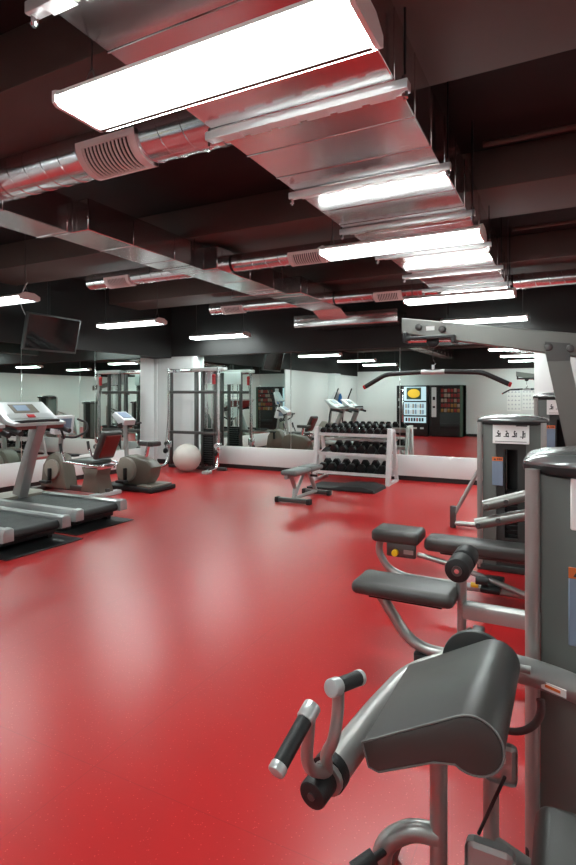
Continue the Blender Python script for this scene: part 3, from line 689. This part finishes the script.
for (p0, p1) in (((-.46, 3.44, .80), (.32, 3.5, 1.06)), ((-.50, 3.40, .695), (.32, 3.46, .93))):
    a = MB().tube([p0, p1], .033, 14).build('lever_arm', 'frame_mid', B)
    MB().cyl((p0[0]+.02, p0[1]-.05, p0[2]+.004), (p0[0]+.02, p0[1]-.03, p0[2]+.004), .014, n=10).cyl((p0[0]+.13, p0[1]-.05, p0[2]+.042), (p0[0]+.13, p0[1]-.03, p0[2]+.042), .014, n=10).build('lever_bolt', 'frame_dark', a)
MB().box(.28, .38, 2.95, 3.55, .0, .06, .01).box(.28, .38, 3.38, 3.54, 0, 1.12, .012).box(.28, .38, 2.95, 3.03, 0, .36, .01).build('rear_post', 'frame', B)

# --- lat pulldown with low bench
C_ = thing('lat_pulldown_machine', 'lat pulldown machine with overhead boom and low two-part black bench', 'exercise machine', (-.6, 4.3, 0))
MB().prism([(-1.19, 1.955), (-1.19, 2.078), (-.06, 1.905), (.25, 1.86), (.25, 1.69), (-.06, 1.74)], 'y', 4.265, 4.335, .01).build('boom', 'frame_mid', C_, 12)
MB().prism([(-.165, 1.80), (-.02, 1.80), (.34, 0), (.19, 0)], 'y', 4.26, 4.34, .01).build('upright', 'frame_mid', C_, 12)
MB().prism([(-.16, 1.84), (0, 1.82), (-.0, 1.70), (-.145, 1.70)], 'y', 4.25, 4.262).build('gusset', 'frame_dark', C_)
for x, z in ((-.135, 1.80), (.0, 1.785), (-1.05, 1.995), (-.87, 1.968)): MB().cyl((x, 4.235, z), (x, 4.268, z), .026, n=20, bev=.004).build('boom_bolt', 'frame_dark', C_)
MB().box(-.995, -.93, 4.262, 4.267, 1.965, 1.998).build('boom_label', 'placard', C_)
k = MB().box(-1.17, -.78, 4.22, 4.235, 1.895, 1.92, .004, 1).box(-1.17, -.78, 4.365, 4.38, 1.895, 1.92, .004, 1).box(-1.17, -1.14, 4.22, 4.38, 1.88, 1.96, .004, 1).box(-.80, -.77, 4.22, 4.38, 1.86, 1.92, .004, 1).build('pulley_carriage', 'iron', C_)
MB().cyl((-1.16, 4.30, 1.895), (-.79, 4.30, 1.885), .014, n=12).build('carriage_rod', 'chrome', k)
MB().cyl((-.95, 4.285, 1.885), (-.95, 4.315, 1.885), .05, n=24, bev=.006).build('pulley', 'iron', k)
MB().tube([(-.95, 4.3, 1.885), (-.95, 4.3, 1.752)], .004, 6).tube([(-.95, 4.3, 1.92), (.2, 4.3, 1.74)], .004, 6).build('cable', 'iron', C_)
MB().box(-1.34, -.98, 3.95, 4.22, .36, .455, .034, 4).build('front_pad', 'pad', C_)
MB().box(-.95, -.08, 3.98, 4.20, .33, .425, .034, 4).build('bench_pad', 'pad', C_)
MB().box(-.85, -.1, 4.06, 4.16, .30, .335, .01).build('bench_beam', 'frame_dark', C_)
pl = MB().box(-1.22, -1.0, 3.97, 3.985, .265, .37, .012).build('adjuster_plate', 'frame_dark', C_)
MB().cyl((-1.15, 3.93, .30), (-1.15, 3.972, .30), .024, n=16, bev=.004).build('yellow_knob', 'yellow', pl)
MB().box(-1.09, -1.02, 3.965, 3.972, .295, .325).build('adjuster_label', 'frame', pl)
MB().tube([(-1.30, 4.08, .365), (-1.32, 4.08, .26), (-1.24, 4.08, .13), (-1.1, 4.08, .09), (.3, 4.08, .09)], .028, 14, fillet=.09).build('front_leg', 'frame', C_)
MB().tube([(-1.0, 4.02, .29), (-.72, 4.0, .25), (-.2, 4.0, .10)], .02, 12, fillet=.05).build('brace', 'frame', C_)
MB().cyl((-1.02, 4.08, 0), (-1.02, 4.08, .07), .04).cyl((-.2, 4.08, 0), (-.2, 4.08, .07), .04).build('rubber_foot', 'rubber', C_)
MB().cyl((-.62, 4.0, .135), (-.57, 4.0, .135), .018).build('yellow_pin', 'yellow', C_)
MB().box(-.55, -.42, 3.92, 4.24, .115, .15, .01).build('foot_plate', 'iron', C_)
MB().cyl((-.58, 3.96, .185), (-.5, 3.96, .185), .03).build('foot_knob', 'rubber', C_)
MB().box(.18, .36, 3.9, 4.7, 0, .06, .01).build('base_rail', 'frame', C_)

bar = thing('hanging_pulldown_bar', 'wide black lat pulldown bar with bent ends hanging from the boom', 'pulldown bar', (-.95, 4.3, 1.64))
MB().tube([(-1.50, 4.3, 1.535), (-1.33, 4.3, 1.632), (-.95, 4.3, 1.65), (-.587, 4.3, 1.635), (-.40, 4.3, 1.545)], .0185, 14, fillet=.045).build('bar', 'rubber', bar)
MB().cyl((-1.04, 4.3, 1.645), (-.86, 4.3, 1.645), .0205, n=16).build('knurled_centre', 'silver', bar)
for p0, p1 in (((-1.50, 4.3, 1.535), (-1.517, 4.3, 1.527)), ((-.40, 4.3, 1.545), (-.383, 4.3, 1.538))): MB().cyl(p0, p1, .018, n=14, bev=.003).build('end_cap', 'red', bar)
MB().cyl((-.95, 4.3, 1.65), (-.95, 4.3, 1.70), .012, n=10).tube([(-.95, 4.3, 1.69), (-.93, 4.3, 1.71), (-.95, 4.3, 1.745), (-.97, 4.3, 1.71), (-.95, 4.3, 1.69)], .005, 8).build('swivel_hook', 'chrome', bar)

# --- towers behind
D = thing('weight_tower', 'grey weight stack tower with white placard, behind the pulldown bench', 'exercise machine', (-.44, 4.85, 0))
tower(D, -.435, 4.83, 1.285)
E = thing('weight_tower', 'taller grey weight stack tower partly hidden behind the leaning upright', 'exercise machine', (-.1, 6.4, 0))
tower(E, -.08, 6.35, 1.485)
MB().tube([(-1.16, 6.25, .12), (-.91, 6.3, .62), (-.72, 6.34, .88), (-.34, 6.37, .98)], .022, 12, fillet=.06).build('brace', 'frame', E)
MB().tube([(-1.18, 6.25, .05), (-.3, 6.3, .05)], .028, 12).build('floor_rail', 'frame', E)
MB().cyl((-1.16, 6.25, 0), (-1.16, 6.25, .24), .034, n=16, bev=.006).build('brace_sleeve', 'frame_dark', E)

# ------------------------------------------------------------------ vending machines and charts behind the viewer (seen in the mirrors)
V = thing('vending_machine', 'black drinks vending machine with lit front, seen in the back mirror', 'vending machine', (-5.2, -1.6, 0))
yv = -1.27
MB().box(-5.8, -4.62, -1.98, yv, .03, 1.88, .015).box(-5.75, -4.67, -1.95, yv-.05, 0, .04).build('cabinet', 'black', V)
MB().box(-5.60, -5.54, yv-.005, yv+.03, .3, 1.86, .008).build('chrome_trim', 'chrome', V)
MB().box(-5.80, -5.61, yv-.005, yv+.015, .1, 1.86, .008).build('coin_panel', 'iron', V)
MB().box(-5.73, -5.68, yv+.014, yv+.02, 1.3, 1.4).box(-5.73, -5.68, yv+.014, yv+.02, 1.05, 1.1).build('coin_slot', 'silver', V)
f = MB().box(-5.52, -4.70, yv-.005, yv+.02, .45, 1.83, .008).build('lit_front', 'lit_panel', V)
MB().box(-5.53, -4.69, yv+.018, yv+.024, 1.26, 1.31).box(-5.53, -4.69, yv+.018, yv+.024, .72, .78).box(-5.53, -4.69, yv+.018, yv+.024, .44, .5).build('front_divider', 'black', V)
pic = MB().box(-5.42, -4.88, yv+.018, yv+.022, 1.36, 1.80).build('dark_picture', 'green', V)
MB().sphere((-5.15, yv+.024, 1.58), .23, 1, .04, .72).build('food_picture', 'lit_food', pic)
for r in range(2):
    for k in range(8):
        MB().box(-5.47+k*.09, -5.41+k*.09, yv+.018, yv+.026, .82+r*.22, .98+r*.22, .004, 1).build('drink_button', ('snack_c', 'sticker', 'light_grey')[k % 3], V)
for k in range(7): MB().box(-5.46+k*.1, -5.39+k*.1, yv+.018, yv+.026, .55, .68, .004, 1).build('drink_label', ('black', 'snack_a', 'ink')[k % 3], V)
for k in range(3): MB().box(-5.42+k*.25, -5.29+k*.25, yv-.002, yv+.008, .27, .33, .004, 1).build('delivery_window', 'light_grey', V)
W = thing('vending_machine', 'black snack vending machine with shelves of packets, seen in the back mirror', 'vending machine', (-4.0, -1.6, 0))
MB().box(-4.58, -3.40, -1.98, -1.34, .03, 1.88, .01).box(-4.52, -3.46, -1.95, -1.4, 0, .04).box(-4.58, -4.20, -1.36, yv, .03, 1.88, .01).box(-4.22, -3.40, -1.36, yv, .03, .88, .01).box(-4.22, -3.40, -1.36, yv, 1.8, 1.88, .01).box(-3.47, -3.40, -1.36, yv, .8, 1.88, .01).build('cabinet', 'black', W)
MB().box(-3.50, -3.40, -1.98, yv+.004, .03, 1.88, .006).build('side_trim', 'green', W)
p = MB().box(-4.5, -4.33, yv-.002, yv+.015, .72, 1.80, .006).build('control_panel', 'light_grey', W)
MB().box(-4.46, -4.37, yv+.014, yv+.02, 1.34, 1.46).box(-4.46, -4.37, yv+.014, yv+.02, 1.05, 1.12).build('coin_slot', 'black', p)
for r in range(5):
    z = .90+r*.18
    MB().box(-4.20, -3.48, -1.34, yv-.01, z-.012, z, ).build('snack_shelf', 'iron', W)
    for k in range(6):
        o = MB().box(-4.17+k*.115, -4.08+k*.115, -1.335, yv-.012, z+.001, z+.12+.02*random.random(), .012, 2).build('snack_packet', random.choice(['snack_a', 'snack_b', 'snack_c', 'snack_a']), None)
        tag(o, 'packet on the %s shelf from below, %s from the left, in the snack machine' % (ordn[r], ordn[k]), 'snack', 'snack packets in the vending machine')
MB().box(-4.2, -3.5, yv-.002, yv+.012, .3, .5, .01).build('delivery_flap', 'iron', W)
for x0, x1, z0, z1, lab in ((-2.0, -1.55, .95, 1.75, 'white exercise chart on the wall behind the viewer, wider one'), (-1.5, -1.1, 1.0, 1.75, 'white exercise chart on the wall behind the viewer, narrower one')):
    t = thing('wall_chart', lab, 'poster', ((x0+x1)/2, YF, z0), 'exercise charts on the wall')
    MB().box(x0, x1, YF, YF+.012, z0, z1).build('sheet', 'placard', t)
    g = MB()
    for r in range(5):
        for k in range(4):
            cx, cz = x0+(x1-x0)*(k+.5)/4, z0+(z1-z0)*(r+.5)/5.4
            g.box(cx-.03, cx+.03, YF+.011, YF+.014, cz-.008, cz+.008).cyl((cx, YF+.011, cz+.03), (cx, YF+.014, cz+.03), .012, n=8)
    g.box(x0+.04, x1-.04, YF+.011, YF+.014, z1-.07, z1-.04)
    g.build('chart_print', 'sticker', t)

# ------------------------------------------------------------------ world, camera, view
w = bpy.data.worlds.new('world'); SC.world = w; w.use_nodes = True
w.node_tree.nodes['Background'].inputs['Color'].default_value = (.5, .5, .5, 1)
w.node_tree.nodes['Background'].inputs['Strength'].default_value = .05
cam = bpy.data.cameras.new('camera'); co = bpy.data.objects.new('camera', cam); COL.objects.link(co)
cam.sensor_fit = 'HORIZONTAL'; cam.sensor_width = 36; cam.lens = 36*547/576
cam.shift_y = -(432.5-397)/576
cam.clip_start = .02
co.location = (0, 0, 1.45); co.rotation_euler = (math.radians(90), 0, math.radians(27.3))
SC.camera = co
SC.view_settings.view_transform = 'Standard'; SC.view_settings.look = 'None'
SC.view_settings.exposure = 1.7; SC.view_settings.gamma = 1; SC.view_settings.use_curve_mapping = False
